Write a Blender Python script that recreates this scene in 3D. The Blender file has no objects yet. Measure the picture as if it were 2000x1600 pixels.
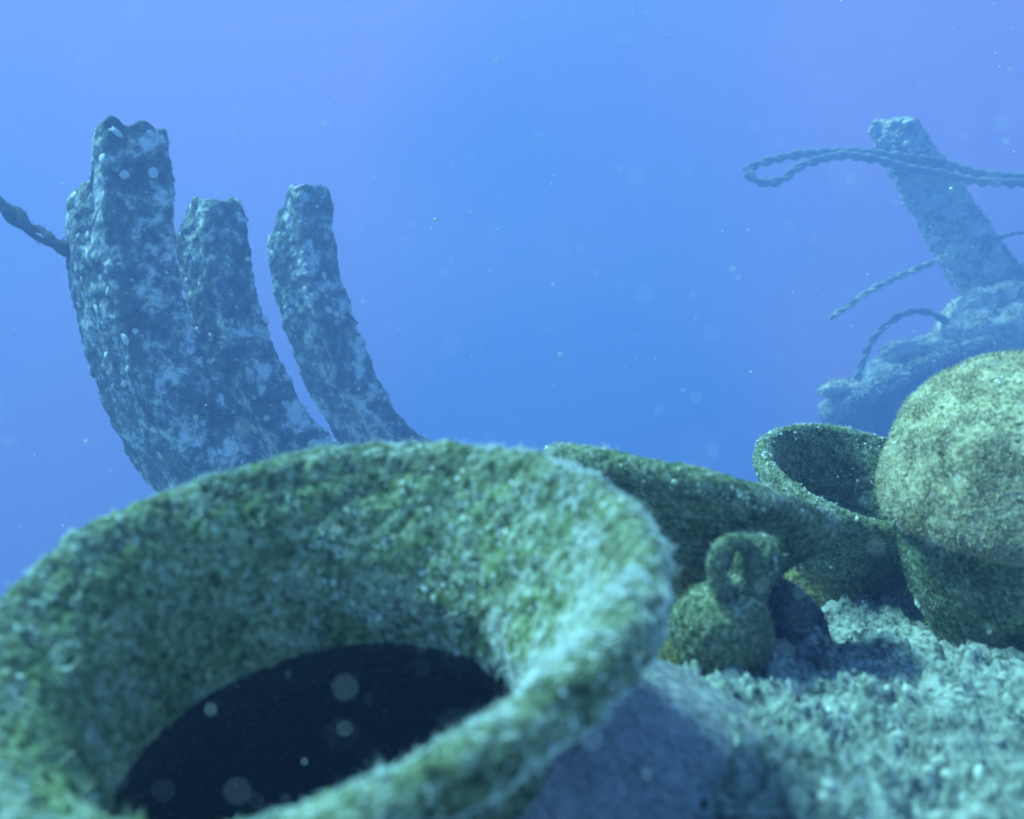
import bpy, math, random
import numpy as np
from mathutils import Vector, Matrix

# ------------------------------------------------------------------ camera, world, sun, exposure
scene = bpy.context.scene
COL = scene.collection
CAMZ, PITCH, FPX = 0.55, math.radians(12), 1944.0
cam_data = bpy.data.cameras.new('camera')
cam = bpy.data.objects.new('camera', cam_data); COL.objects.link(cam)
cam.location = (0, 0, CAMZ)
cam.rotation_euler = (math.radians(90) + PITCH, 0, 0)
cam_data.sensor_width = 36; cam_data.lens = 36 * FPX / 2000
cam_data.clip_start = 0.02; cam_data.clip_end = 500
cam_data.dof.use_dof = True; cam_data.dof.focus_distance = 2.9; cam_data.dof.aperture_fstop = 4.5
scene.camera = cam

SUN_EL, SUN_AZ = math.radians(58), math.radians(-74)   # azimuth measured from +Y towards +X (the light comes from the upper left)
world = bpy.data.worlds.new('World'); scene.world = world; world.use_nodes = True
nt = world.node_tree; nt.nodes.clear()
N = nt.nodes.new; L = nt.links.new
sky = N('ShaderNodeTexSky'); sky.sky_type = 'NISHITA'; sky.sun_disc = False
sky.sun_elevation = SUN_EL; sky.sun_rotation = SUN_AZ
tint = N('ShaderNodeMix'); tint.data_type = 'RGBA'; tint.blend_type = 'MULTIPLY'; tint.inputs[0].default_value = 1
tint.inputs[7].default_value = (0.34, 0.95, 0.72, 1)     # metres of water over the sky: red gone
L(sky.outputs[0], tint.inputs[6])
bg_up = N('ShaderNodeBackground'); bg_up.inputs[1].default_value = 0.14
L(tint.outputs[2], bg_up.inputs[0])
tc = N('ShaderNodeTexCoord')
nz = N('ShaderNodeTexNoise'); nz.inputs['Scale'].default_value = 2.1; nz.inputs['Detail'].default_value = 1.5
L(tc.outputs['Generated'], nz.inputs['Vector'])
rr = N('ShaderNodeValToRGB')
rr.color_ramp.elements[0].position = .46; rr.color_ramp.elements[0].color = (0.08, 0.27, 0.93, 1)
rr.color_ramp.elements[1].position = .70; rr.color_ramp.elements[1].color = (0.36, 0.36, 1.0, 1)
sx = N('ShaderNodeSeparateXYZ'); L(tc.outputs['Generated'], sx.inputs[0])
ab = N('ShaderNodeMath'); ab.operation = 'ABSOLUTE'; L(sx.outputs[0], ab.inputs[0])
ad = N('ShaderNodeMath'); ad.operation = 'MULTIPLY_ADD'; ad.inputs[1].default_value = .38; L(ab.outputs[0], ad.inputs[0]); L(nz.outputs[0], ad.inputs[2])
L(ad.outputs[0], rr.inputs[0])
bg_water = N('ShaderNodeBackground'); bg_water.inputs[1].default_value = 0.95
L(rr.outputs[0], bg_water.inputs[0])
sep = N('ShaderNodeSeparateXYZ'); L(tc.outputs['Generated'], sep.inputs[0])
mr = N('ShaderNodeMapRange'); mr.interpolation_type = 'SMOOTHSTEP'
mr.inputs[1].default_value = 0.45; mr.inputs[2].default_value = 0.95
L(sep.outputs[2], mr.inputs[0])
dn = N('ShaderNodeMapRange'); dn.inputs[1].default_value = -0.30; dn.inputs[2].default_value = 0.06
dn.inputs[3].default_value = 0.06; dn.inputs[4].default_value = 0.44
L(sep.outputs[2], dn.inputs[0]); L(dn.outputs[0], bg_water.inputs[1])
mx = N('ShaderNodeMixShader'); L(mr.outputs[0], mx.inputs[0]); L(bg_water.outputs[0], mx.inputs[1]); L(bg_up.outputs[0], mx.inputs[2])
wo = N('ShaderNodeOutputWorld'); L(mx.outputs[0], wo.inputs[0])

sun_data = bpy.data.lights.new('sun', 'SUN'); sun = bpy.data.objects.new('sun', sun_data); COL.objects.link(sun)
sun_data.energy = 5.0; sun_data.angle = math.radians(14); sun_data.color = (0.40, 1.0, 0.92)
sd = Vector((math.sin(SUN_AZ) * math.cos(SUN_EL), math.cos(SUN_AZ) * math.cos(SUN_EL) * -0.6, math.sin(SUN_EL))).normalized()
sun.rotation_euler = sd.to_track_quat('Z', 'Y').to_euler()
sun.location = (-3, -1, 6)

scene.view_settings.view_transform = 'Standard'; scene.view_settings.look = 'None'
scene.view_settings.exposure = 1.3; scene.view_settings.gamma = 1
scene.render.engine = 'CYCLES'
cy = scene.cycles
cy.use_denoising = True
cy.volume_bounces = 3; cy.max_bounces = 6; cy.diffuse_bounces = 3
cy.volume_max_steps = 64

# ------------------------------------------------------------------ helpers
rng = np.random.default_rng(7)
def at(px, py, d):
    """photo pixel and depth -> world point"""
    x = (px - 1000) / FPX * d; y = (800 - py) / FPX * d
    return np.array((x, d * math.cos(PITCH) - y * math.sin(PITCH), CAMZ + d * math.sin(PITCH) + y * math.cos(PITCH)))
def cam_dir(v):
    """direction given as right, up, back -> world"""
    r, u, b = v
    return Vector((r, -u * math.sin(PITCH) - b * math.cos(PITCH), u * math.cos(PITCH) - b * math.sin(PITCH)))

_perm = np.random.default_rng(3).permutation(512).astype(np.int64)
_grad = np.random.default_rng(5).normal(size=(512, 3)); _grad /= np.linalg.norm(_grad, axis=1)[:, None]
def perlin(p):
    i = np.floor(p).astype(np.int64); f = p - i; u = f * f * f * (f * (f * 6 - 15) + 10); out = 0
    for dx in (0, 1):
        for dy in (0, 1):
            for dz in (0, 1):
                h = _perm[(_perm[(_perm[(i[:, 0] + dx) & 511] + i[:, 1] + dy) & 511] + i[:, 2] + dz) & 511]
                g = (_grad[h] * (f - (dx, dy, dz))).sum(1)
                out = out + g * (u[:, 0] if dx else 1 - u[:, 0]) * (u[:, 1] if dy else 1 - u[:, 1]) * (u[:, 2] if dz else 1 - u[:, 2])
    return out * 1.6
def fbm(p, scale, octs=4, gain=0.5, off=0.0):
    p = np.asarray(p) * scale + off; a = 1; out = 0; s = 0
    for k in range(octs):
        out = out + a * perlin(p + 17.3 * k); s += a; a *= gain; p = p * 2.03
    return out / s

def link_mesh(name, verts, tris_or_quads, mats, parent=None, mat_idx=None, smooth=None):
    """tris_or_quads: list of int arrays (n,3) / (n,4)"""
    me = bpy.data.meshes.new(name)
    verts = np.asarray(verts, dtype=np.float32)
    fl = [np.asarray(a, dtype=np.int32) for a in tris_or_quads if len(a)]
    loops = np.concatenate([a.ravel() for a in fl]); tot = np.concatenate([np.full(len(a), a.shape[1]) for a in fl]).astype(np.int32)
    start = np.concatenate([[0], np.cumsum(tot)[:-1]]).astype(np.int32)
    me.vertices.add(len(verts)); me.vertices.foreach_set('co', verts.ravel())
    me.loops.add(len(loops)); me.loops.foreach_set('vertex_index', loops)
    me.polygons.add(len(tot)); me.polygons.foreach_set('loop_start', start); me.polygons.foreach_set('loop_total', tot)
    if mat_idx is not None: me.polygons.foreach_set('material_index', np.concatenate(mat_idx).astype(np.int32))
    if smooth is None: smooth = np.ones(len(tot), dtype=bool)
    me.polygons.foreach_set('use_smooth', smooth)
    me.update(calc_edges=True); me.validate()
    for m in mats: me.materials.append(m)
    o = bpy.data.objects.new(name, me); COL.objects.link(o)
    if parent is not None: o.parent = parent
    return o
def empty(name, loc, label, cat, group=None, kind=None):
    o = bpy.data.objects.new(name, None); COL.objects.link(o); o.location = loc; o.empty_display_size = .05
    tag(o, label, cat, group, kind); return o
def tag(o, label=None, cat=None, group=None, kind=None):
    if label: o['label'] = label
    if cat: o['category'] = cat
    if group: o['group'] = group
    if kind: o['kind'] = kind
    return o

def face_geo(V, Q):
    a, b, c = V[Q[:, 0]], V[Q[:, 1]], V[Q[:, 2]]; d = V[Q[:, 3]] if Q.shape[1] == 4 else c
    n = np.cross(c - a, d - b) if Q.shape[1] == 4 else np.cross(b - a, c - a)
    ar = np.linalg.norm(n, axis=1) * .5
    return a, b, c, d, n / np.maximum(ar[:, None] * 2, 1e-12), ar
def scatter(V, Q, count, rg, weight=None):
    a, b, c, d, n, ar = face_geo(V, Q)
    w = ar if weight is None else ar * weight
    idx = rg.choice(len(Q), size=count, p=w / w.sum())
    u, v = rg.random(count)[:, None], rg.random(count)[:, None]
    P = (a[idx] * (1 - u) + b[idx] * u) * (1 - v) + (d[idx] * (1 - u) + c[idx] * u) * v
    return P, n[idx], idx
def tufts(P, Nn, rg, length, width, spread=.8, curl=.7, segs=3, lift=1.0):
    """turf filaments: bent tapering blades"""
    n = len(P); Lg = length * (0.35 + rg.random(n) ** 1.6 * 1.3)[:, None]
    W = width * (0.6 + .8 * rg.random(n))[:, None]
    d0 = Nn * lift + spread * rg.normal(size=(n, 3)) * .6
    d0 = d0 + .9 * np.stack([perlin(P * 90 + k * 9.1) for k in range(3)], 1)
    d0 /= np.linalg.norm(d0, axis=1)[:, None]
    side = np.cross(d0, rg.normal(size=(n, 3))); side /= np.linalg.norm(side, axis=1)[:, None]
    bend = rg.normal(size=(n, 3)) * curl
    p = P - Nn * .001; vs = []; dcur = d0
    for k in range(segs + 1):
        w = W * (1 - .75 * (k / segs) ** 2)
        vs += [p - side * w * .5, p + side * w * .5]
        dcur = dcur + bend * 1.35 / segs; dcur = dcur / np.linalg.norm(dcur, axis=1)[:, None]
        if segs > 3: bend = bend + np.cross(dcur, bend) * .8
        p = p + dcur * Lg / segs
    V = np.stack(vs, 1).reshape(-1, 3); base = (np.arange(n) * 2 * (segs + 1))[:, None]
    Q = np.concatenate([base + np.array([[2 * k, 2 * k + 1, 2 * k + 3, 2 * k + 2]]) for k in range(segs)])
    return V, Q
_oct = np.array([(1, 0, 0), (-1, 0, 0), (0, 1, 0), (0, -1, 0), (0, 0, 1), (0, 0, -1)], float)
_octf = np.array([(0, 2, 4), (2, 1, 4), (1, 3, 4), (3, 0, 4), (2, 0, 5), (1, 2, 5), (3, 1, 5), (0, 3, 5)])
import bmesh
def ico(sub):
    bm = bmesh.new(); bmesh.ops.create_icosphere(bm, subdivisions=sub, radius=1)
    V = np.array([v.co[:] for v in bm.verts]); F = np.array([[v.index for v in f.verts] for f in bm.faces]); bm.free(); return V, F
ICO1 = ico(1); ICO2 = ico(2)
def grains(P, size, rg, base=ICO1, jit=.25):
    n = len(P); B, F = base
    S = (size * (0.4 + rg.random(n) ** 2 * 1.4))[:, None, None] * (0.6 + .8 * rg.random((n, 1, 3)))
    V = P[:, None, :] + B[None] * S * (1 + jit * rg.normal(size=(n, len(B), 1)))
    Fx = (np.arange(n) * len(B))[:, None, None] + F[None]
    return V.reshape(-1, 3), Fx.reshape(-1, 3)

# ------------------------------------------------------------------ materials
def mat(name):
    m = bpy.data.materials.new(name); m.use_nodes = True
    t = m.node_tree; b = t.nodes['Principled BSDF']; b.inputs['Roughness'].default_value = .95
    b.inputs['Specular IOR Level'].default_value = .12
    return m, t, b
def growth_mat(name, dark, mid, pale, s1=22, s2=140, bias=.5, bump=.6):
    """silt and turf over pottery: mottled by noise at two scales"""
    m, t, b = mat(name); n = t.nodes.new; l = t.links.new
    c = n('ShaderNodeTexCoord')
    a = n('ShaderNodeTexNoise'); a.inputs['Scale'].default_value = s1; a.inputs['Detail'].default_value = 5; a.inputs['Roughness'].default_value = .85
    l(c.outputs['Object'], a.inputs['Vector'])
    f = n('ShaderNodeTexNoise'); f.inputs['Scale'].default_value = s2; f.inputs['Detail'].default_value = 4
    l(c.outputs['Object'], f.inputs['Vector'])
    mm = n('ShaderNodeMath'); mm.operation = 'ADD'; l(a.outputs[0], mm.inputs[0]); l(f.outputs[0], mm.inputs[1])
    hh = n('ShaderNodeMath'); hh.operation = 'MULTIPLY'; hh.inputs[1].default_value = .5; l(mm.outputs[0], hh.inputs[0])
    r = n('ShaderNodeValToRGB'); e = r.color_ramp.elements
    e[0].position = bias - .10; e[0].color = (*dark, 1); e[1].position = bias + .13; e[1].color = (*pale, 1)
    x = e.new(bias + .02); x.color = (*mid, 1)
    l(hh.outputs[0], r.inputs[0]); l(r.outputs[0], b.inputs['Base Color'])
    bp = n('ShaderNodeBump'); bp.inputs['Strength'].default_value = bump; bp.inputs['Distance'].default_value = .004
    l(hh.outputs[0], bp.inputs['Height']); l(bp.outputs[0], b.inputs['Normal'])
    return m
def island_mat(name, cols, s=14):
    """each filament its own tone, shifted by slow patches"""
    m, t, b = mat(name); n = t.nodes.new; l = t.links.new
    g = n('ShaderNodeNewGeometry'); c = n('ShaderNodeTexCoord')
    a = n('ShaderNodeTexNoise'); a.inputs['Scale'].default_value = s; a.inputs['Detail'].default_value = 3
    l(c.outputs['Object'], a.inputs['Vector'])
    m1 = n('ShaderNodeMath'); m1.operation = 'MULTIPLY_ADD'; m1.inputs[1].default_value = 1.4; m1.inputs[2].default_value = -.45
    l(a.outputs[0], m1.inputs[0])
    m2 = n('ShaderNodeMath'); m2.operation = 'MULTIPLY_ADD'; m2.inputs[1].default_value = .5
    l(g.outputs['Random Per Island'], m2.inputs[0]); l(m1.outputs[0], m2.inputs[2])
    r = n('ShaderNodeValToRGB'); e = r.color_ramp.elements
    e[0].position = .15; e[0].color = (*cols[0], 1); e[1].position = .85; e[1].color = (*cols[-1], 1)
    for k, cc in enumerate(cols[1:-1]):
        x = e.new(.15 + .7 * (k + 1) / (len(cols) - 1)); x.color = (*cc, 1)
    l(m2.outputs[0], r.inputs[0]); l(r.outputs[0], b.inputs['Base Color'])
    return m
M_jar = growth_mat('olive_silted_clay', (.04, .06, .035), (.17, .21, .12), (.37, .42, .34))
M_front = growth_mat('mottled_green_clay', (.03, .06, .03), (.20, .26, .12), (.46, .54, .40), bias=.49)  # mottled dark green to pale surface showing between the filaments
M_jar_turf = island_mat('olive_turf', [(.035, .06, .035), (.16, .20, .12), (.30, .35, .26), (.60, .67, .62)], s=26)
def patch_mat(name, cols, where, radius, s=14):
    """turf paled by silt and painted light in a ragged patch round one point of the jar"""
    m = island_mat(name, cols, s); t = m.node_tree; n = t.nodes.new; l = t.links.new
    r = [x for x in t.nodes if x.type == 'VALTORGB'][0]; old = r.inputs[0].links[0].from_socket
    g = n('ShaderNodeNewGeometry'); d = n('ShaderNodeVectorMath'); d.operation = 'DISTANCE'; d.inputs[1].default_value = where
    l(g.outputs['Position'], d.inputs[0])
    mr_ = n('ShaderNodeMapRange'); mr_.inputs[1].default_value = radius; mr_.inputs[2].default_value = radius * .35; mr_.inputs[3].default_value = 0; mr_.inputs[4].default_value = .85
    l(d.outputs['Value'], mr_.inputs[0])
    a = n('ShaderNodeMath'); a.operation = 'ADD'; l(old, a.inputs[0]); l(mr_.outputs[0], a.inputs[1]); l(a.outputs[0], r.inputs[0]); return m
SILT_LIGHT = tuple(at(1190, 1180, .76))  # silt patch that also puts the light on the right inside into colour
M_front_turf = patch_mat('front_jar_turf', [(.06, .10, .06), (.31, .39, .20), (.49, .58, .40), (.87, .92, .88)], SILT_LIGHT, .36, 30)
M_lip_turf = patch_mat('lip_turf', [(.26, .35, .25), (.52, .65, .56), (.74, .85, .81), (.88, .93, .92)], SILT_LIGHT, .36, 30)
M_deep = growth_mat('inner_shade_clay', (.008, .010, .008), (.018, .02, .016), (.035, .04, .03))  # near black: the shade inside the jars is put into this colour
M_under_turf = island_mat('shade_dark_turf', [(.03, .045, .03), (.10, .13, .08), (.20, .24, .17), (.44, .49, .44)])  # turf with shade put into its colour, for jar inside and upturned neck
M_edge_turf = island_mat('edge_turf', [(.30, .32, .22), (.58, .61, .48), (.72, .77, .68), (.84, .88, .84)])  # pale turf that paints a highlight along the silted rim crests
M_body = growth_mat('fine_silt_on_clay', (.16, .17, .17), (.27, .28, .30), (.38, .39, .42), s1=30, s2=160, bias=.5, bump=.3)
M_sherd_shade = growth_mat('shade_dark_slate', (.03, .04, .045), (.09, .11, .12), (.20, .23, .24), s1=26)  # dark tone stands in for the shade lying on the sherd
M_body_turf = island_mat('grey_turf', [(.10, .11, .12), (.30, .31, .33), (.45, .47, .5)])
M_pale = growth_mat('pale_silted_clay', (.22, .21, .11), (.51, .48, .31), (.72, .70, .53), s1=40, s2=170)
M_pale_turf = island_mat('pale_turf', [(.22, .21, .11), (.55, .52, .34), (.71, .68, .52), (.86, .85, .74)])
M_ochre = growth_mat('ochre_growth', (.08, .08, .03), (.26, .25, .10), (.42, .42, .22), s1=30)
M_ochre_turf = island_mat('ochre_turf', [(.07, .08, .04), (.26, .29, .16), (.42, .48, .35)])
M_bed = growth_mat('silt', (.05, .07, .065), (.28, .32, .30), (.50, .55, .53), s1=15, s2=90, bias=.50)
M_bed_turf = island_mat('silty_turf', [(.05, .07, .065), (.32, .36, .33), (.56, .60, .56), (.74, .79, .76)], s=18)
def simple(name, col, rough=.9):
    m, t, b = mat(name); b.inputs['Base Color'].default_value = (*col, 1); b.inputs['Roughness'].default_value = rough; return m
M_shell = simple('white_shell', (.72, .74, .70), .7)
M_snow = simple('drifting_particle', (.9, .92, .9))

# ------------------------------------------------------------------ the sea bed
ctrl_px = [(1400, 1290, 1.2), (1500, 1250, 1.45), (1650, 1190, 1.9), (1780, 1195, 1.9), (1880, 1285, 1.45), (2000, 1310, 1.35), (2150, 1330, 1.3),
           (1500, 1400, .95), (1700, 1400, .98), (2000, 1420, .98), (1600, 1600, .66), (2000, 1600, .64), (1800, 1500, .8), (1560, 1500, .78), (1350, 1380, 1.0), (2300, 1450, 1.0)]
ctrl = [at(*c) for c in ctrl_px]
ctrl += [np.array(c) for c in [(-.5, .7, .10), (0, .9, .12), (.15, .6, .12), (-1, 1.5, -.1), (.2, 1.5, .22), (.1, 2.5, .0), (1.0, 2.35, .62), (1.6, 2.4, .5), (2.5, 2, .5), (2.2, 3.5, .1),
         (0, 4, -.6), (-2.5, 3, -.6), (3, 6, -.5), (-1, -1, .0), (1.5, -1, .25), (3, 0, .4), (-3, 0, -.3), (0, 9, -1.5), (5, 8, -1.2), (-5, 8, -1.6), (-6, 0, -1.2), (8, 2, -.2), (0, -7, -1.0), (-7, -6, -1.4), (7, -6, -.8), (.1, .1, .3), (.6, .3, .40), (1.4, .6, .44)]]
ctrl = np.array(ctrl)
def bed_z(x, y, detail=True):
    d2 = (x[:, None] - ctrl[None, :, 0]) ** 2 + (y[:, None] - ctrl[None, :, 1]) ** 2
    w = 1 / (d2 + .006) ** 1.6
    z = (w * ctrl[None, :, 2]).sum(1) / w.sum(1)
    far = np.hypot(x, y); z = z - np.clip(far - 9, 0, None) * .12
    if detail:
        p = np.stack([x, y, z * 0], 1)
        z = z + fbm(p, 3.2, 3) * .03 * np.clip(far, .3, 3)
        r = fbm(p, 14, 5, .62, 4.)
        z = z + (np.abs(r) ** .8) * -.075 + .018 + fbm(p, 45, 4, .62) * .012 + fbm(p, 8, 3, .5, 2.) * .06 - .16 * np.clip(fbm(p, 13, 3, .6, 8.) - .10, 0, .25)
    return z
nr, na = 430, 520
rad = np.concatenate([[0], .012 * (24 / .012) ** (np.linspace(0, 1, nr - 1) ** .72)])
# finer rings where the bed is seen close
ang = np.linspace(0, 2 * np.pi, na, endpoint=False)
CX, CY = .42, .95
X = CX + rad[:, None] * np.cos(ang)[None]; Y = CY + rad[:, None] * np.sin(ang)[None]
xs, ys = X.ravel(), Y.ravel()
zs = np.concatenate([bed_z(xs[i:i + 20000], ys[i:i + 20000]) for i in range(0, len(xs), 20000)])
I, J = np.meshgrid(np.arange(nr - 1), np.arange(na), indexing='ij'); J2 = (J + 1) % na
bedQ = np.stack([I * na + J, (I + 1) * na + J, (I + 1) * na + J2, I * na + J2], -1).reshape(-1, 4)
bedV = np.stack([xs, ys, zs], 1)
tag(link_mesh('seabed', bedV, [bedQ], [M_bed]), kind='structure')
# silty filamentous growth over the near mound
a, b, c, d, n_, ar = face_geo(bedV, bedQ)
cen = (a + c) / 2
near = ((cen[:, 0] > .12) & (cen[:, 0] < 1.35) & (cen[:, 1] > .35) & (cen[:, 1] < 2.4)).astype(float)
near *= 1 / (.3 + np.hypot(cen[:, 0] - .4, cen[:, 1] - .7)) ** 1.5
near *= np.clip(.5 + 2.4 * fbm(cen, 22, 3), .04, 2)
P, Nn, _ = scatter(bedV, bedQ, 130000, rng, near)
Nn[Nn[:, 2] < 0] *= -1
V1, Q1 = tufts(P, Nn, rng, .010, .0008, spread=1.5, curl=1.6, segs=4, lift=.5)
P2, _, _ = scatter(bedV, bedQ, 2500, rng, near)
P3, N3, _ = scatter(bedV, bedQ, 1500, rng, near); V3, Q3 = tufts(P3, N3, rng, .035, .0014, spread=1.6, curl=1.8, segs=8, lift=.7)
Q1 = np.concatenate([Q1, Q3 + len(V1)]); V1 = np.concatenate([V1, V3])
V2, T2 = grains(P2, .0034, rng)
tag(link_mesh('seabed_growth', np.concatenate([V1, V2]), [Q1, T2 + len(V1)], [M_bed_turf]),
    'short pale filaments and silt crumbs covering the near mound', 'algae', kind='stuff')

# ------------------------------------------------------------------ jars
def lathe(profile, nseg, rows, M, amp, lumps, seed=0, fine=1.0):
    """profile: list of (r, z, tag); returns verts in world space, quads per tag"""
    pr = np.array([(p[0], p[1]) for p in profile], float)
    # Catmull-Rom through the profile
    pp = np.vstack([2 * pr[0] - pr[1], pr, 2 * pr[-1] - pr[-2]]); out = []; tg = []
    seglen = np.linalg.norm(np.diff(pr, axis=0), axis=1); tot = seglen.sum()
    for i in range(len(pr) - 1):
        k = max(2, int(rows * seglen[i] / tot)); t = np.arange(k) / k
        p0, p1, p2, p3 = pp[i:i + 4]; t = t[:, None]
        out.append(.5 * ((2 * p1) + (-p0 + p2) * t + (2 * p0 - 5 * p1 + 4 * p2 - p3) * t ** 2 + (-p0 + 3 * p1 - 3 * p2 + p3) * t ** 3))
        tg += [profile[i][2]] * k
    out.append(pr[-1:]); C = np.concatenate(out); m = len(C)
    C[:, 0] = np.maximum(C[:, 0], .0005)
    th = np.linspace(0, 2 * np.pi, nseg, endpoint=False)
    V = np.stack([C[:, 0][:, None] * np.cos(th), C[:, 0][:, None] * np.sin(th), np.repeat(C[:, 1][:, None], nseg, 1)], -1)
    d = np.gradient(C, axis=0); d /= np.linalg.norm(d, axis=1)[:, None] + 1e-12
    nr_ = np.stack([d[:, 1], -d[:, 0]], 1)
    Nn = np.stack([nr_[:, 0][:, None] * np.cos(th), nr_[:, 0][:, None] * np.sin(th), np.repeat(nr_[:, 1][:, None], nseg, 1)], -1)
    V = V.reshape(-1, 3); Nn = Nn.reshape(-1, 3)
    disp = fbm(V, lumps, 3, .5, seed) * amp + fbm(V, 38 * fine, 4, .6, seed + 3) * amp * .55 + fbm(V, 130 * fine, 2, .6, seed + 5) * .0022
    if seed == 1: disp = disp + fbm(V, 62, 3, .6, 77) * .005
    V = V + Nn * disp[:, None]
    V = V @ np.array(M.to_3x3()).T + np.array(M.translation)
    I, J = np.meshgrid(np.arange(m - 1), np.arange(nseg), indexing='ij'); J2 = (J + 1) % nseg
    Q = np.stack([I * nseg + J, I * nseg + J2, (I + 1) * nseg + J2, (I + 1) * nseg + J], -1)
    return V, {t: Q[[i for i in range(m - 1) if tg[i] == t]].reshape(-1, 4) for t in dict.fromkeys(tg)}
def frame(center, axis, twist=0):
    ax = Vector(axis).normalized()
    M = ax.to_track_quat('Z', 'Y').to_matrix().to_4x4() @ Matrix.Rotation(twist, 4, 'Z')
    M.translation = Vector(center); return M
def compact(V, Q):
    used, inv = np.unique(Q, return_inverse=True); return V[used], inv.reshape(Q.shape)
def build_jar(name, label, center, axis, profile, parts, group, warp=None, nseg=300, rows=340, amp=.006, lumps=9, seed=0, cat='jar'):
    """parts: dict tag -> (mesh name, surface material, turf material, filaments, length, width, grains)"""
    M = frame(center, axis); V, Qs = lathe(profile, nseg, rows, M, amp, lumps, seed)
    if warp is not None: V = warp(V)
    base = V[np.argmin(V[:, 2])]
    root = empty(name, (center[0], center[1], base[2]), label, cat, group)
    org = np.array(root.location)
    for t, Q in Qs.items():
        nm, ms, mt, cnt, ln, wd, gr = parts[t]
        v, q = compact(V, Q)
        vv = [v]; qq = [q]; mi = [np.zeros(len(q))]; tt = []
        if cnt:
            a, b, c, d, n, ar = face_geo(v, q); ce = (a + c) / 2
            toward = ((np.array((0, 0, CAMZ)) - ce) * n).sum(1) / np.linalg.norm(ce - (0, 0, CAMZ), axis=1)
            w = np.clip(.58 + 3.0 * fbm(ce, 24, 3, .6, seed), .04, 3.5) * np.where(toward > -.35, 1, .15)
            P, Nn, _ = scatter(v, q, cnt, rng, w)
            tv, tq = tufts(P, Nn, rng, ln, wd)
            kc = cnt // 60 if t == 'mouth' else 0
            if kc:                                    # longer curled strands lying among the turf
                Pc, Nc, _ = scatter(v, q, kc, rng, np.clip(fbm(ce, 20, 2, .5, seed + 4), 0, 3) + .03)
                cv, cq = tufts(Pc + Nc * .002, Nc, rng, ln * 1.9, wd * 1.5, 1.2, 1.6, 8, .5)
                tq = np.concatenate([tq, cq + len(tv)]); tv = np.concatenate([tv, cv])
            off = sum(len(x) for x in vv); vv.append(tv); qq.append(tq + off); mi.append(np.ones(len(tq)))
        if gr:
            a, b, c, d, n, ar = face_geo(v, q); ce = (a + c) / 2
            w = np.clip(fbm(ce, 26, 2, .6, seed + 9), 0, 3) + .02
            P, Nn, _ = scatter(v, q, gr, rng, w)
            gv, gf = grains(P + Nn * .001, wd * 1.7, rng)
            off = sum(len(x) for x in vv); vv.append(gv); tt = gf + off
        faces = [np.concatenate(qq)]; mats_i = [np.concatenate(mi)]
        if len(tt): faces.append(tt); mats_i.append(np.ones(len(tt)))
        link_mesh(nm, np.concatenate(vv) - org, faces, [ms, mt], root, mats_i)
    return root

R = .245
prof_front = [(.30, -3.0, 'deep'), (1.02, -2.6, 'deep'), (1.30, -1.8, 'deep'), (1.05, -1.15, 'deep'), (.70, -.80, 'deep'), (.67, -.68, 'mouth'), (.65, -.52, 'mouth'),
              (.685, -.35, 'mouth'), (.76, -.18, 'mouth'), (.84, -.06, 'lip'), (.91, .01, 'lip'), (.975, .02, 'lip'), (1.02, -.035, 'lip'), (1.0, -.11, 'lip'),
              (.92, -.19, 'lip'), (.81, -.31, 'neck'), (.74, -.42, 'neck'), (.76, -.55, 'body'), (.96, -.72, 'body'), (1.52, -1.12, 'body'), (2.02, -1.65, 'body'), (1.9, -2.2, 'body'), (1.1, -2.8, 'body'), (.5, -3.2, 'body')]
prof_front = [(a * R, b * R, t) for a, b, t in prof_front]
def axis_of(th, ph): return cam_dir((math.sin(th) * math.cos(ph), math.sin(th) * math.sin(ph), math.cos(th)))
c1 = at(615, 1117, .715)
def sag(V):
    """the rim of the front jar sags on the side nearest the lens"""
    ax = np.array(axis_of(1.235, 1.68)); dv = V - c1; h = dv @ ax; rad_ = dv - h[:, None] * ax
    nl = np.array(cam_dir((-.75, -.1, 1.0))); nl = nl - ax * (nl @ ax); nl /= np.linalg.norm(nl)
    q = np.clip((rad_ @ nl) / R, 0, 1.1) ** 2 * np.clip(1 + h / (.9 * R), 0, 1)
    k_ = np.clip((-h / R - .12) / .35, 0, 1) * np.clip((h / R + 1.0) / .3, 0, 1)
    V = V + np.array((-.018, -.004, 0)) * k_[:, None]
    return V - ax * (.052 * q)[:, None] + nl * (.012 * q)[:, None]
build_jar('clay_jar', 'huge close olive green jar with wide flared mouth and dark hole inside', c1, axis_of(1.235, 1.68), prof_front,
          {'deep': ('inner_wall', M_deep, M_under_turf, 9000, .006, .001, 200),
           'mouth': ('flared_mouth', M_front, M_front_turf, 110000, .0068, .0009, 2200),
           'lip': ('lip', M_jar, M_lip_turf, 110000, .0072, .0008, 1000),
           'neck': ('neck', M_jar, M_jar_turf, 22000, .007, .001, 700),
           'body': ('body', M_body, M_body_turf, 60000, .005, .0009, 1200)}, 'encrusted clay jars on the mound', nseg=620, rows=620, amp=.0065, seed=1, warp=sag)

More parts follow.
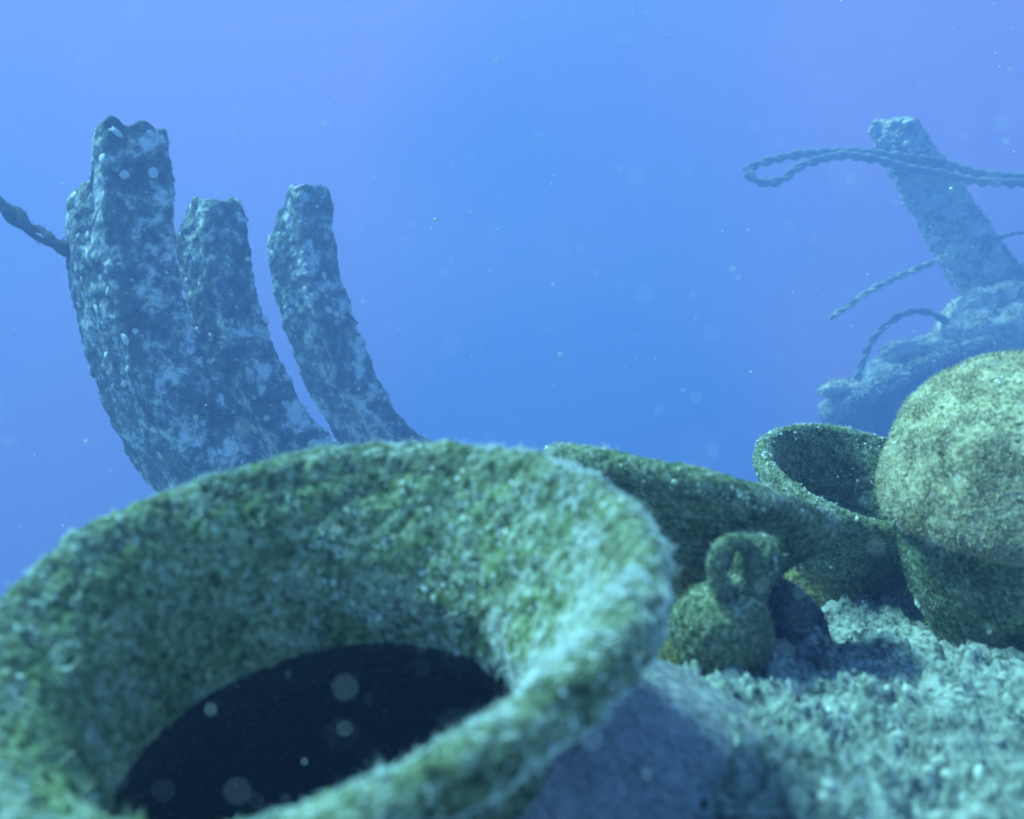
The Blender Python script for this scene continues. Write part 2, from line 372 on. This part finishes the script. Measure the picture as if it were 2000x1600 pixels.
def prof_small(R, neck=.56, drop=.55, belly=1.0, mouth_deep=True):
    return [(.25 * R, -2.6 * R, 'deep'), (.8 * R * belly, -2.2 * R, 'deep'), (.9 * R * belly, -1.6 * R, 'deep'), (.50 * R, -1.0 * R, 'deep'), (neck * R * .9, -drop * R, 'mouth'),
            (.72 * R, -.25 * R, 'mouth'), (.84 * R, -.07 * R, 'lip'), (.91 * R, .02 * R, 'lip'), (.985 * R, .025 * R, 'lip'), (1.035 * R, -.04 * R, 'lip'), (1.02 * R, -.13 * R, 'mouth'), (.94 * R, -.23 * R, 'mouth'),
            (.80 * R, -.38 * R, 'mouth'), (neck * R + .10 * R, -drop * R, 'neck'), (neck * R + .08 * R, -.85 * R, 'body'), (.85 * R * belly, -1.15 * R, 'body'), (1.02 * R * belly, -1.7 * R, 'body'), (.8 * R * belly, -2.4 * R, 'body'), (.3 * R, -2.8 * R, 'body')]
# jar seen edge-on behind the front one
R2 = .205
build_jar('clay_jar', 'dark shaded jar behind the small jug, its flared rim seen edge on', at(1345, 945, 1.42), cam_dir((.25, .95, -.10)), prof_small(R2, .60, .55),
          {'deep': ('inner_wall', M_deep, M_deep, 0, 0, 0, 0), 'mouth': ('flared_rim', M_jar, M_jar_turf, 34000, .0075, .0014, 900), 'lip': ('lip', M_jar, M_edge_turf, 18000, .0075, .0013, 300),
           'neck': ('neck', M_ochre, M_ochre_turf, 6000, .006, .0016, 300), 'body': ('body', M_ochre, M_ochre_turf, 9000, .006, .0016, 500)},
          'encrusted clay jars on the mound', seed=11)
# jar with its open mouth turned to us
R3 = .20
build_jar('clay_jar', 'farther jar with open dark mouth, left of the big round pale jar', at(1684, 925, 1.92), axis_of(1.13, 1.40), prof_small(R3, .66, .75),
          {'deep': ('inner_wall', M_deep, M_deep, 0, 0, 0, 0), 'mouth': ('flared_rim', M_jar, M_jar_turf, 30000, .0075, .0016, 700), 'lip': ('lip', M_jar, M_edge_turf, 18000, .0075, .0015, 300),
           'neck': ('neck', M_ochre, M_ochre_turf, 6000, .006, .002, 300), 'body': ('body', M_ochre, M_jar_turf, 9000, .006, .002, 500)},
          'encrusted clay jars on the mound', seed=23)
# big upturned jar at the right edge
R5 = .25
prof_up = [(.02, .90, 'body'), (.48, .83, 'body'), (.82, .58, 'body'), (.97, .22, 'body'), (1.0, .03, 'body'), (.985, -.08, 'body'), (.945, -.13, 'body'),
           (.875, -.15, 'neck'), (.865, -.28, 'neck'), (.80, -.58, 'neck'), (.66, -.98, 'flared_rim'), (.74, -1.5, 'flared_rim'), (.7, -1.55, 'flared_rim'), (.3, -1.4, 'flared_rim')]
prof_up = [(a * R5, b * R5, t) for a, b, t in prof_up]
prof_up = prof_up[::-1]
prof_up = [(r, z, t) for (r, z, _), (_, _, t) in zip(prof_up[:-1], prof_up[1:])] + [prof_up[-1]]
prof_up = [(r, z, t) for r, z, t in prof_up]
build_jar('clay_jar', 'big pale round bellied jar standing upside down at the right', at(2042, 968, 1.58), cam_dir((-.05, .95, .22)), prof_up,
          {'body': ('body', M_pale, M_pale_turf, 70000, .0065, .0014, 500), 'neck': ('neck', M_front, M_under_turf, 14000, .006, .0014, 300),  # dark neck turf paints the shade below the pale belly
           'flared_rim': ('flared_rim', M_front, M_under_turf, 6000, .006, .0016, 400)}, 'encrusted clay jars on the mound', seed=31, amp=.006, lumps=6)

# small jug with a loop handle
def tube(path, rad, nseg=16, amp=.0, lumps=30, seed=0, closed=False):
    path = np.asarray(path, float); rad = np.broadcast_to(np.asarray(rad, float), (len(path),))
    t = np.gradient(path, axis=0); t /= np.linalg.norm(t, axis=1)[:, None]
    up = np.array((0, 0, 1.)) if abs(t[0][2]) < .9 else np.array((1., 0, 0)); V = []
    u = np.cross(t[0], up); u /= np.linalg.norm(u)
    for i in range(len(path)):
        u = u - t[i] * (u @ t[i]); u /= np.linalg.norm(u); v = np.cross(t[i], u)
        th = np.linspace(0, 2 * np.pi, nseg, endpoint=False)[:, None]
        V.append(path[i] + rad[i] * (np.cos(th) * u + np.sin(th) * v))
    n = len(path); V = np.concatenate(V)
    I, J = np.meshgrid(np.arange(n - 1), np.arange(nseg), indexing='ij'); J2 = (J + 1) % nseg
    Q = np.stack([I * nseg + J, I * nseg + J2, (I + 1) * nseg + J2, (I + 1) * nseg + J], -1).reshape(-1, 4)
    cen = np.repeat(path, nseg, axis=0); nn = V - cen; nn /= np.linalg.norm(nn, axis=1)[:, None] + 1e-9
    if amp: V = V + nn * (fbm(V, lumps, 4, .6, seed) * amp)[:, None]
    caps = [np.array([[0, (j + 1), j] for j in range(1, nseg - 1)]), np.array([[(n - 1) * nseg, (n - 1) * nseg + j, (n - 1) * nseg + j + 1] for j in range(1, nseg - 1)])]
    return V, Q, np.concatenate(caps)
def spline(pts, n):
    pts = np.asarray(pts, float); pp = np.vstack([2 * pts[0] - pts[1], pts, 2 * pts[-1] - pts[-2]]); m = len(pts) - 1
    s = np.linspace(0, m - 1e-6, n); i = s.astype(int); t = (s - i)[:, None]
    p0, p1, p2, p3 = pp[i], pp[i + 1], pp[i + 2], pp[i + 3]
    return .5 * ((2 * p1) + (-p0 + p2) * t + (2 * p0 - 5 * p1 + 4 * p2 - p3) * t ** 2 + (-p0 + 3 * p1 - 3 * p2 + p3) * t ** 3)
def turfed(name, V, Q, T, ms, mt, cnt, ln, wd, root, wob=1.0):
    org = np.array(root.matrix_world.translation) if False else np.array(root.location)
    P, Nn, _ = scatter(V, Q, cnt, rng)
    tv, tq = tufts(P, Nn, rng, ln, wd)
    return link_mesh(name, np.concatenate([V, tv]) - org, [np.concatenate([Q, tq + len(V)]), T], [ms, mt], root,
                     [np.concatenate([np.zeros(len(Q)), np.ones(len(tq))]), np.zeros(len(T))])
RJ = .034
jc = at(1490, 1074, 1.19); jax = cam_dir((.42, .90, .15))
prof_jug = [(.05 * RJ, .50 * RJ, 'neck'), (.45 * RJ, .40 * RJ, 'neck'), (.74 * RJ, .14 * RJ, 'neck'), (.84 * RJ, -.3 * RJ, 'neck'), (.76 * RJ, -.75 * RJ, 'neck'), (.70 * RJ, -1.1 * RJ, 'neck'), (.88 * RJ, -1.5 * RJ, 'body'),
            (1.2 * RJ, -1.9 * RJ, 'body'), (1.75 * RJ, -2.8 * RJ, 'body'), (1.7 * RJ, -3.8 * RJ, 'body'), (1.1 * RJ, -4.8 * RJ, 'body'), (.3 * RJ, -5.1 * RJ, 'body')]
jug = build_jar('jug', 'small half buried mossy jug with looped handle, right beside the front jar', jc, jax, prof_jug,
                {'neck': ('neck', M_jar, M_jar_turf, 9000, .006, .0012, 200), 'body': ('body', M_jar, M_ochre_turf, 14000, .008, .0012, 200)}, None, nseg=140, rows=160, amp=.005, lumps=24, seed=5, cat='jug')
hp = spline([at(1462, 1062, 1.17), at(1430, 1060, 1.165), at(1409, 1074, 1.16), at(1399, 1100, 1.16), at(1402, 1130, 1.165), at(1420, 1160, 1.175)], 50)
V, Q, T = tube(hp, .0105, 14, .004, 60)
turfed('handle', V, Q, T, M_jar, M_jar_turf, 3000, .0045, .001, jug)

# broken shoulder of a buried jar between jug and mound, its shade painted in as dark colour
sc_ = at(1560, 1215, 1.42)
root = empty('jar_fragment', tuple(sc_), 'dark blue grey curved potsherd half buried behind the jug', 'pottery')
uu, vv_ = np.meshgrid(np.linspace(-1, 1, 60), np.linspace(-1, 1, 50), indexing='ij')
er = 1 + .10 * np.array([perlin(np.stack([uu.ravel() * 2.3, vv_.ravel() * 2.3, uu.ravel() * 0 + k], 1)) for k in (0, 7)])
shx = uu.ravel() * .15 * er[0]; shy = vv_.ravel() * .085 * er[1]; shz = -.9 * shx ** 2 / .13 - 1.1 * shy ** 2 / .12
ax_, ay_ = np.array(cam_dir((.86, -.42, .25)).normalized()), None
an_ = np.array(cam_dir((.30, .38, .87)).normalized()); ax_ = ax_ - an_ * (ax_ @ an_); ax_ /= np.linalg.norm(ax_); ay_ = np.cross(an_, ax_)
top = shx[:, None] * ax_ + shy[:, None] * ay_ + shz[:, None] * an_; top = top + an_ * (fbm(top, 18, 5, .65) * .022)[:, None]
bot = top - an_ * .016
n1, n2 = 60, 50; I, J = np.meshgrid(np.arange(n1 - 1), np.arange(n2 - 1), indexing='ij'); q = np.stack([I * n2 + J, (I + 1) * n2 + J, (I + 1) * n2 + J + 1, I * n2 + J + 1], -1).reshape(-1, 4)
nv = n1 * n2; edge = [i * n2 for i in range(n1)] + [(n1 - 1) * n2 + j for j in range(1, n2)] + [i * n2 + n2 - 1 for i in range(n1 - 2, -1, -1)] + [j for j in range(n2 - 2, 0, -1)]
eq = np.array([[edge[k], edge[k] + nv, edge[(k + 1) % len(edge)] + nv, edge[(k + 1) % len(edge)]] for k in range(len(edge))])
V = np.concatenate([top, bot]); Q = np.concatenate([q, q[:, ::-1] + nv, eq])
P, Nn, _ = scatter(V, q, 5000, rng); tv, tq = tufts(P, Nn, rng, .005, .0015)
link_mesh('sherd_wall', np.concatenate([V, tv]), [np.concatenate([Q, tq + len(V)])], [M_sherd_shade, M_body_turf], root, [np.concatenate([np.zeros(len(Q)), np.ones(len(tq))])])

# ------------------------------------------------------------------ wreck timbers
S = 2.5        # size of the far wreck timbers
def timber_mat(name, dark, mid, pale, cover=.5, s=7.5):
    s = s / S
    m, t, b = mat(name); n = t.nodes.new; l = t.links.new
    c = n('ShaderNodeTexCoord')
    a = n('ShaderNodeTexNoise'); a.inputs['Scale'].default_value = s; a.inputs['Detail'].default_value = 6; a.inputs['Roughness'].default_value = .72; a.inputs['Distortion'].default_value = .15
    l(c.outputs['Object'], a.inputs['Vector'])
    r = n('ShaderNodeValToRGB'); e = r.color_ramp.elements
    e[0].position = cover - .075; e[0].color = (*dark, 1); e[1].position = cover + .085; e[1].color = (*pale, 1)
    x = e.new(cover + .01); x.color = (*mid, 1); x = e.new(cover + .04); x.color = (*[.55 * u + .45 * v for u, v in zip(mid, pale)], 1)
    a2 = n('ShaderNodeTexNoise'); a2.inputs['Scale'].default_value = s * 3.4; a2.inputs['Detail'].default_value = 5; a2.inputs['Roughness'].default_value = .7
    l(c.outputs['Object'], a2.inputs['Vector'])
    av = n('ShaderNodeMix'); av.inputs[0].default_value = .33; l(a.outputs[0], av.inputs[2]); l(a2.outputs[0], av.inputs[3])
    l(av.outputs[0], r.inputs[0]); l(r.outputs[0], b.inputs['Base Color'])
    f = n('ShaderNodeTexNoise'); f.inputs['Scale'].default_value = 14; f.inputs['Detail'].default_value = 5; l(c.outputs['Object'], f.inputs['Vector'])
    bp = n('ShaderNodeBump'); bp.inputs['Strength'].default_value = .8; bp.inputs['Distance'].default_value = .03
    l(f.outputs[0], bp.inputs['Height']); l(bp.outputs[0], b.inputs['Normal'])
    return m
M_rib = timber_mat('encrusted_timber', (.06, .07, .06), (.20, .24, .20), (.82, .86, .80), .50, 11)
M_mast = timber_mat('haze_pale_encrusted_timber', (.16, .17, .12), (.52, .52, .36), (.85, .86, .74), .48, 11)  # pale crust, lightened further to paint haze over the far post
M_hull = timber_mat('hull_timber', (.05, .06, .07), (.12, .14, .14), (.30, .33, .31), .55, 4)
M_deck = timber_mat('silted_deck', (.10, .12, .11), (.24, .27, .25), (.48, .52, .48), .49, 6)
M_rope = growth_mat('dark_weedy_rope', (.025, .03, .035), (.06, .07, .075), (.14, .16, .15), s1=30, s2=120)
M_ropepale = growth_mat('haze_pale_rope', (.12, .14, .13), (.24, .27, .25), (.42, .45, .42), s1=30, s2=120)  # lightened to put distance haze into the colour of the far ropes

def box_timber(path, w, h, A, B, topf, nside=15, nlen=240, amp=.012, seed=0):
    amp = amp * S
    """w along A, h along B at each station; topf(u in -1..1 along A) -> how much shorter the end is there"""
    path = spline(path, nlen); t = np.gradient(path, axis=0); seg = np.linalg.norm(t, axis=1); t /= seg[:, None]
    s = np.concatenate([[0], np.cumsum(np.linalg.norm(np.diff(path, axis=0), axis=1))]); Ltot = s[-1]
    sq = []
    for k in range(nside * 4):
        e, f = divmod(k, nside); f = -1 + 2 * f / nside
        p = [(f, -1), (1, f), (-f, 1), (-1, -f)][e]
        x, y = p; m = max(abs(x), abs(y)); l2 = (abs(x) ** 12 + abs(y) ** 12) ** (1 / 12)
        sq.append((x / l2, y / l2))
    sq = np.array(sq); V = []; A = np.array(A, float); B = np.array(B, float)
    for i in range(nlen):
        a_ = A - t[i] * (A @ t[i]); a_ /= np.linalg.norm(a_); b_ = np.cross(t[i], a_)
        if b_ @ B < 0: b_ = -b_
        u = i / (nlen - 1)
        ww = w(u) if callable(w) else w; hh = h(u) if callable(h) else h
        taper = min(1, .90 + .10 * ((Ltot - s[i]) / (.05 * S))) if s[i] > Ltot - .05 * S else 1
        short = S * topf(sq[:, 0], sq[:, 1]) * (s[i] / Ltot) ** 10
        V.append(path[i] + .5 * ww * taper * sq[:, :1] * a_ + .5 * hh * taper * sq[:, 1:] * b_ - t[i] * short[:, None])
    V = np.array(V); n = nside * 4; cen = V.mean(1, keepdims=True)
    nn = V - cen; nn -= (nn * t[:, None]).sum(-1, keepdims=True) * t[:, None]; nn /= np.linalg.norm(nn, axis=-1, keepdims=True)
    flat = V.reshape(-1, 3); nn = nn.reshape(-1, 3)
    dsp = fbm(flat / S, 5, 3, .5, seed) * amp * .9 + fbm(flat / S, 17, 5, .68, seed + 2) * amp * 2.1
    flat = flat + nn * dsp[:, None]
    I, J = np.meshgrid(np.arange(nlen - 1), np.arange(n), indexing='ij'); J2 = (J + 1) % n
    Q = np.stack([I * n + J, I * n + J2, (I + 1) * n + J2, (I + 1) * n + J], -1).reshape(-1, 4)
    # broken end: rings shrinking inwards with rough relief
    last = flat[-n:]; c = last.mean(0); rings = [last]; base = (nlen - 1) * n; verts = [flat]; faces = [Q]; cur = base
    for k in range(1, 9):
        f = 1 - k / 8.5; core = last.copy()
        pnt = c + (last - c) * f
        sh = (pnt - c)
        pnt = pnt + t[-1] * S * (fbm(pnt / S, 22, 4, .6, seed + 8) * .035 + .012 * math.sqrt(1 - f * f))[:, None]
        verts.append(pnt); new = cur + n if k > 1 else len(flat)
        j = np.arange(n); j2 = (j + 1) % n
        faces.append(np.stack([cur + j, cur + j2, new + j2, new + j], 1)); cur = new
    V = np.concatenate(verts); Q = np.concatenate(faces)
    T = np.array([[cur, cur + j, cur + j + 1] for j in range(1, n - 1)])
    return V, Q, T
def encrusted(name, V, Q, T, m, root, shells, size, filaments, ln, wd, m_turf, seed, w=None):
    org = np.array(root.location); rg = np.random.default_rng(seed)
    tv, tq = tufts(*scatter(V, Q, filaments, rg)[:2], rg, ln, wd)
    P, Nn, _ = scatter(V, Q, shells, rg)
    # shells: flattened discs lying on the surface
    B, F = ICO2; n = len(P)
    S = size * (.35 + rg.random(n) ** 2.5 * 1.25)
    u = np.cross(Nn, rg.normal(size=(n, 3))); u /= np.linalg.norm(u, axis=1)[:, None]; v = np.cross(Nn, u)
    asp = .7 + .5 * rg.random(n)
    sv = P[:, None] + (B[None, :, :1] * u[:, None] * asp[:, None, None] + B[None, :, 1:2] * v[:, None] + B[None, :, 2:] * Nn[:, None] * .28) * S[:, None, None] * (1 + .12 * rg.normal(size=(n, len(B), 1)))
    sf = (np.arange(n) * len(B))[:, None, None] + F[None]
    o1 = len(V); o2 = o1 + len(tv); sf = sf.reshape(-1, 3) + o2
    return link_mesh(name, np.concatenate([V, tv, sv.reshape(-1, 3)]) - org, [np.concatenate([Q, tq + o1]), np.concatenate([T, sf])], [m, m_turf, M_shell], root,
                     [np.concatenate([np.zeros(len(Q)), np.ones(len(tq))]), np.concatenate([np.zeros(len(T)), np.full(len(sf), 2)])])
M_rib_turf = island_mat('timber_turf', [(.04, .05, .055), (.14, .18, .16), (.45, .5, .46)], s=6)
a40 = math.radians(50)
A_r = (math.cos(a40), -math.sin(a40), 0); B_r = (-math.sin(a40), -math.cos(a40), 0)
def rib(label, pts, d, w, h, topf, seed):
    d, w, h = d * S, w * S * 1.07, h * S
    P0 = [at(x, y, d + k * S) for x, y, k in pts]
    P0 = P0[::-1]                                       # from the buried foot up to the broken top
    foot = P0[0].copy(); gz = bed_z(np.array([foot[0]]), np.array([foot[1]]))[0]
    base = foot + np.array((.30, .15, 0)) * S; base[2] = gz - .1
    mid = (foot + base) / 2 + np.array((-.02, 0, -.02))
    P0 = [base, mid] + P0
    root = empty('ship_rib', (base[0], base[1], gz), label, 'ship timber', 'curved ribs of the wreck')
    V, Q, T = box_timber(P0, w, h, A_r, B_r, topf, seed=seed)
    encrusted('timber', V, Q, T, M_rib, root, 260, .0105 * S, 16000, .014 * S, .0026 * S, M_rib_turf, seed)
    return root
rib('tallest and leftmost curved timber, pale blotched, with a notched double top', [(222, 274, 0), (231, 420, 0), (245, 560, .02), (280, 700, .04), (338, 830, .08), (425, 950, .12), (550, 1060, .18)], 2.6, .31, .18,
    lambda x, y: (.125 * (1 - np.tanh((x - .55) * 14)) * .5 - .01 * x) + .01 * np.sin(9 * x) + .01 * np.sin(7 * y), 41)
r2 = rib('shorter curved timber in the middle, right behind the tallest one', [(408, 402, 0), (418, 520, 0), (446, 640, .02), (494, 760, .05), (562, 870, .09), (670, 980, .14)], 2.95, .215, .135,
    lambda x, y: np.where(x < .0, -.06 * x, 0.0) + .008 * np.sin(8 * x), 52)
r3 = rib('curved timber standing apart on the right of the three, with sloping top', [(580, 372, 0), (590, 500, 0), (622, 630, .02), (672, 750, .05), (736, 860, .09), (840, 970, .14)], 3.35, .235, .13,
    lambda x, y: .055 - .085 * np.clip(x, -1, .6) + .01 * np.sin(8 * x + 1), 63)
# small twig-like spur standing out from the right timber
V, Q, T = tube([at(675, 610, 3.3 * S), at(688, 622, 3.28 * S), at(699, 632, 3.27 * S)], [.016, .012, .006], 8, .002)
link_mesh('timber_spur', V - np.array(r3.location), [Q, T], [M_rope], r3)

def rope(name, label, strands, cat, group=None, rad=.012, twist=14, m=None, turf=0):
    rad = rad * S
    """twisted strands along paths: each strand a child part when more than one"""
    root = empty(name, tuple(strands[0][0]), label, cat, group)
    org = np.array(root.location)
    for si, path in enumerate(strands):
        pth = spline(path, 260); t = np.gradient(pth, axis=0); t /= np.linalg.norm(t, axis=1)[:, None]
        u = np.cross(t, (0, 0, 1.)); u /= np.linalg.norm(u, axis=1)[:, None]; v = np.cross(t, u)
        s = np.concatenate([[0], np.cumsum(np.linalg.norm(np.diff(pth, axis=0), axis=1))])
        Vs, Qs, Ts, off = [], [], [], 0
        for k in range(2):
            ph = s / rad / twist * 2 * np.pi + k * np.pi + si
            p = pth + (np.cos(ph)[:, None] * u + np.sin(ph)[:, None] * v) * rad * .85
            V, Q, T = tube(p, rad * (.85 + .15 * np.sin(s * 16 + k)), 10, rad * .5, 11, si)
            Vs.append(V); Qs.append(Q + off); Ts.append(T + off); off += len(V)
        V = np.concatenate(Vs); Q = np.concatenate(Qs)
        tv, tq = tufts(*scatter(V, Q, 500 + turf, rng)[:2], rng, rad * .7, rad * .16)
        link_mesh('strand', np.concatenate([V, tv]) - org, [np.concatenate([Q, tq + len(V)]), np.concatenate(Ts)], [m or M_rope], root)
    return root
rope('rope', 'dark twisted rope running from the tallest timber off the left edge', [[at(x, y, dd * S) for x, y, dd in ((-160, 345, 2.75), (-60, 372, 2.72), (5, 400, 2.7), (60, 447, 2.68), (125, 482, 2.66), (180, 505, 2.66))]], 'rope', rad=.0135)

# ------------------------------------------------------------------ mast, chains and hull far right
K = 1.16; DM = 5.6 * K * S
mp = [at(2130, 760, DM), at(2040, 690, DM), at(1985, 610, DM), at(1905, 510, DM), at(1835, 400, DM), at(1772, 300, DM), at(1737, 228, DM)]
mroot = empty('mast_post', tuple(mp[0]), 'leaning pale timber post with white shells, rising from the far hull', 'ship timber')
V, Q, T = box_timber(mp, lambda u: K * S * (.39 - .15 * min(1, u * 1.15)), lambda u: K * S * (.40 - .14 * u), cam_dir((1, .25, .35)).normalized(), cam_dir((-.3, .2, 1)).normalized(),
                     lambda x, y: .09 * (1 + x) * .5 + .02 * np.sin(5 * x + y * 3), amp=.04, seed=71)
encrusted('timber', V, Q, T, M_mast, mroot, 90, .028 * S, 8000, .03 * S, .006 * S, M_pale_turf, 72)
DC = DM - .22 * S
def wob(pts, a, ph): return [p + np.array((0, 0, a * math.sin(i * 1.9 + ph))) for i, p in enumerate(pts)]
up = [at(1455, 330, DC), at(1500, 315, DC), at(1560, 302, DC), at(1640, 297, DC), at(1710, 300, DC), at(1770, 308, DC - .02 * S), at(1840, 318, DC), at(1900, 336, DC), at(1960, 344, DC), at(2040, 350, DC), at(2150, 365, DC)]
lo = [at(1458, 338, DC - .05 * S), at(1482, 356, DC - .05 * S), at(1525, 350, DC - .05 * S), at(1565, 325, DC - .05 * S), at(1640, 306, DC - .05 * S), at(1710, 310, DC - .05 * S), at(1770, 328, DC - .06 * S), at(1840, 342, DC - .05 * S), at(1900, 352, DC - .05 * S), at(1960, 355, DC - .05 * S), at(2040, 362, DC - .05 * S), at(2150, 375, DC)]
rope('rope', 'doubled dark rope slung across the top of the leaning post', [up, wob(lo, .02, 1)], 'rope', rad=.018, twist=10, m=M_ropepale)
V_ = [at(1850, 500, DC), at(1800, 522, DC), at(1745, 545, DC), at(1690, 574, DC), at(1650, 603, DC), at(1622, 622, DC)]
rope('rope', 'thin pale rope stub pointing left from the middle of the post', [V_], 'rope', rad=.013, m=M_mast, turf=3000)
rope('rope', 'thin dark line running right from the post to the picture edge', [[at(1915, 470, DC), at(1950, 466, DC), at(1985, 456, DC), at(2060, 450, DC), at(2150, 430, DC)]], 'rope', rad=.008, m=M_ropepale)
arch = [at(1660, 790, DC + .2 * S), at(1672, 745, DC + .2 * S), at(1700, 672, DC + .1 * S), at(1740, 628, DC), at(1790, 608, DC), at(1835, 620, DC), at(1868, 648, DC), at(1905, 690, DC)]
rope('rope', 'dark arched rope looping down onto the far hull', [arch], 'rope', rad=.014, m=M_ropepale)

hroot = empty('hull', (5.6, 13.4, -1.6), 'hazy grey wreck side with silted deck edge behind the jars', 'shipwreck')
ho = np.array(hroot.location)
def down(px, d):
    p = at(px, 1010, d); p[2] = bed_z(p[:1], p[1:2])[0] - .2; return p
def slab(pts_top, pts_bot, thick, nu, nvv, amp, seed, bow=0):
    """thick curved panel between two edge curves"""
    a = spline(pts_top, nu); b = spline(pts_bot, nu); g = []
    for k in range(nvv):
        f = k / (nvv - 1); g.append(a * (1 - f) + b * f)
    g = np.array(g).transpose(1, 0, 2); 
    du = np.gradient(g, axis=0); dv = np.gradient(g, axis=1); n = np.cross(du, dv); n /= np.linalg.norm(n, axis=-1, keepdims=True)
    if n[..., 1].mean() > 0: n = -n
    f = np.linspace(0, 1, nvv)[None, :, None]; g = g + n * bow * np.sin(f * np.pi)
    g = g + n * (fbm(g.reshape(-1, 3) / S, 4, 5, .6, seed) * amp).reshape(g.shape[0], g.shape[1], 1)
    F = g.reshape(-1, 3); Bk = (g - n * thick).reshape(-1, 3); nv = len(F)
    I, J = np.meshgrid(np.arange(nu - 1), np.arange(nvv - 1), indexing='ij'); q = np.stack([I * nvv + J, (I + 1) * nvv + J, (I + 1) * nvv + J + 1, I * nvv + J + 1], -1).reshape(-1, 4)
    e = [i * nvv for i in range(nu)] + [(nu - 1) * nvv + j for j in range(1, nvv)] + [i * nvv + nvv - 1 for i in range(nu - 2, -1, -1)] + [j for j in range(nvv - 2, 0, -1)]
    eq = np.array([[e[k], e[k] + nv, e[(k + 1) % len(e)] + nv, e[(k + 1) % len(e)]] for k in range(len(e))])
    return np.concatenate([F, Bk]), np.concatenate([q, q[:, ::-1] + nv, eq])
DH = 5.35 * K * S
V, Q = slab([at(1600, 828, DH + .2 * S), at(1690, 782, DH), at(1790, 728, DH), at(1880, 690, DH), at(2000, 655, DH), at(2200, 600, DH)],
            [down(1600, DH + .5 * S), down(1700, DH + .3 * S), down(1800, DH + .2 * S), down(1900, DH + .2 * S), down(2000, DH + .2 * S), down(2200, DH + .2 * S)], .10 * S, 160, 60, .05 * S, 81)
turfed('side_planking', V, Q, np.zeros((0, 3), int), M_hull, M_rib_turf, 5000, .03 * S, .007 * S, hroot)
V, Q, T = tube(spline([at(1606, 815, DH + .1 * S), at(1690, 770, DH - .1 * S), at(1790, 718, DH - .1 * S), at(1880, 682, DH - .1 * S), at(2000, 645, DH - .1 * S), at(2200, 590, DH - .1 * S)], 200), .038 * S, 16, .03 * S, 6)
turfed('gunwale', V, Q, T, M_deck, M_pale_turf, 4000, .03 * S, .007 * S, hroot)
V, Q = slab([at(1600, 790, 6.1 * K * S), at(1680, 722, 6.4 * K * S), at(1770, 668, 6.6 * K * S), at(1870, 628, 6.6 * K * S), at(2000, 560, 6.6 * K * S), at(2200, 500, 6.6 * K * S)],
            [at(1604, 812, DH + .15 * S), at(1690, 768, DH), at(1790, 716, DH), at(1880, 678, DH), at(2000, 640, DH), at(2200, 590, DH)], .10 * S, 160, 60, .09 * S, 83)
turfed('deck', V, Q, np.zeros((0, 3), int), M_deck, M_pale_turf, 6000, .035 * S, .008 * S, hroot)
# rubble heap round the foot of the post
def heap(px, py, d, size, label, seed, n):
    c = at(px, py, d); B, F = ico(5)
    V = c + B * np.array(size) * S; V = V + B * ((fbm(V / S, 3.0, 3, .5, seed) * .13 + fbm(V / S, 14, 4, .6, seed) * .025) * S)[:, None]
    r_ = empty('rubble_heap', tuple(c - (0, 0, .2)), label, 'rubble', 'crusted heaps on the far hull')
    tv, tq = tufts(*scatter(V, F, n, rng)[:2], rng, .03 * S, .006 * S)
    link_mesh('crust', np.concatenate([V, tv]) - np.array(r_.location), [F, tq + len(V)], [M_mast, M_pale_turf], r_, [np.zeros(len(F)), np.ones(len(tq))])
heap(1975, 640, DM - .15 * S, (.46, .34, .27), 'lumpy pale crusted heap at the foot of the leaning post', 9, 3000)
heap(1800, 688, DH + .15 * S, (.24, .2, .085), 'low pale crusted heap on the deck under the arched rope', 19, 1200)
heap(1655, 768, DH + .05 * S, (.17, .14, .075), 'small ragged heap at the left end of the far deck', 29, 900)

# ------------------------------------------------------------------ drifting particles
rg = np.random.default_rng(99)
def snow(n, d0, d1, s0, s1):
    d = d0 + (d1 - d0) * rg.random(n) ** .7
    x = (rg.random(n) - .5) * 1.3 * d; z = (rg.random(n) - .5) * 1.15 * d
    P = np.stack([x, d, CAMZ + z + d * math.tan(PITCH)], 1)
    return grains(P, s0 + (s1 - s0) * rg.random() , rg, ICO1, .15)
parts = [snow(560, .13, .60, .00055, .00055), snow(420, .5, 1.8, .0011, .0011), snow(300, 1.6, 9, .0032, .0032)]
V = []; T = []; o = 0
for v, t in parts: V.append(v); T.append(t + o); o += len(v)
tag(link_mesh('marine_snow', np.concatenate(V), [np.zeros((0, 4), int), np.concatenate(T)], [M_snow]), 'pale specks drifting in the water', 'particles', kind='stuff')

# ------------------------------------------------------------------ water haze
hz = bpy.data.meshes.new('haze'); bm = bmesh.new(); bmesh.ops.create_cube(bm, size=1)
x0, x1, y0, y1, z0, z1 = -25.2, 26.5, -24.5, 27.5, -6.5, 10.8
for v in bm.verts: v.co = (x0 if v.co.x < 0 else x1, y0 if v.co.y < 0 else y1, z0 if v.co.z < 0 else z1)
bm.to_mesh(hz); bm.free()
ho_ = bpy.data.objects.new('haze', hz); COL.objects.link(ho_); tag(ho_, 'blue water haze filling the scene', 'haze', kind='stuff')
m = bpy.data.materials.new('water_haze'); m.use_nodes = True; t = m.node_tree; t.nodes.clear()
pv = t.nodes.new('ShaderNodeVolumePrincipled'); ou = t.nodes.new('ShaderNodeOutputMaterial'); t.links.new(pv.outputs[0], ou.inputs['Volume'])
pv.inputs['Color'].default_value = (.23, .32, .64, 1); pv.inputs['Density'].default_value = .069; pv.inputs['Anisotropy'].default_value = .2
hz.materials.append(m)
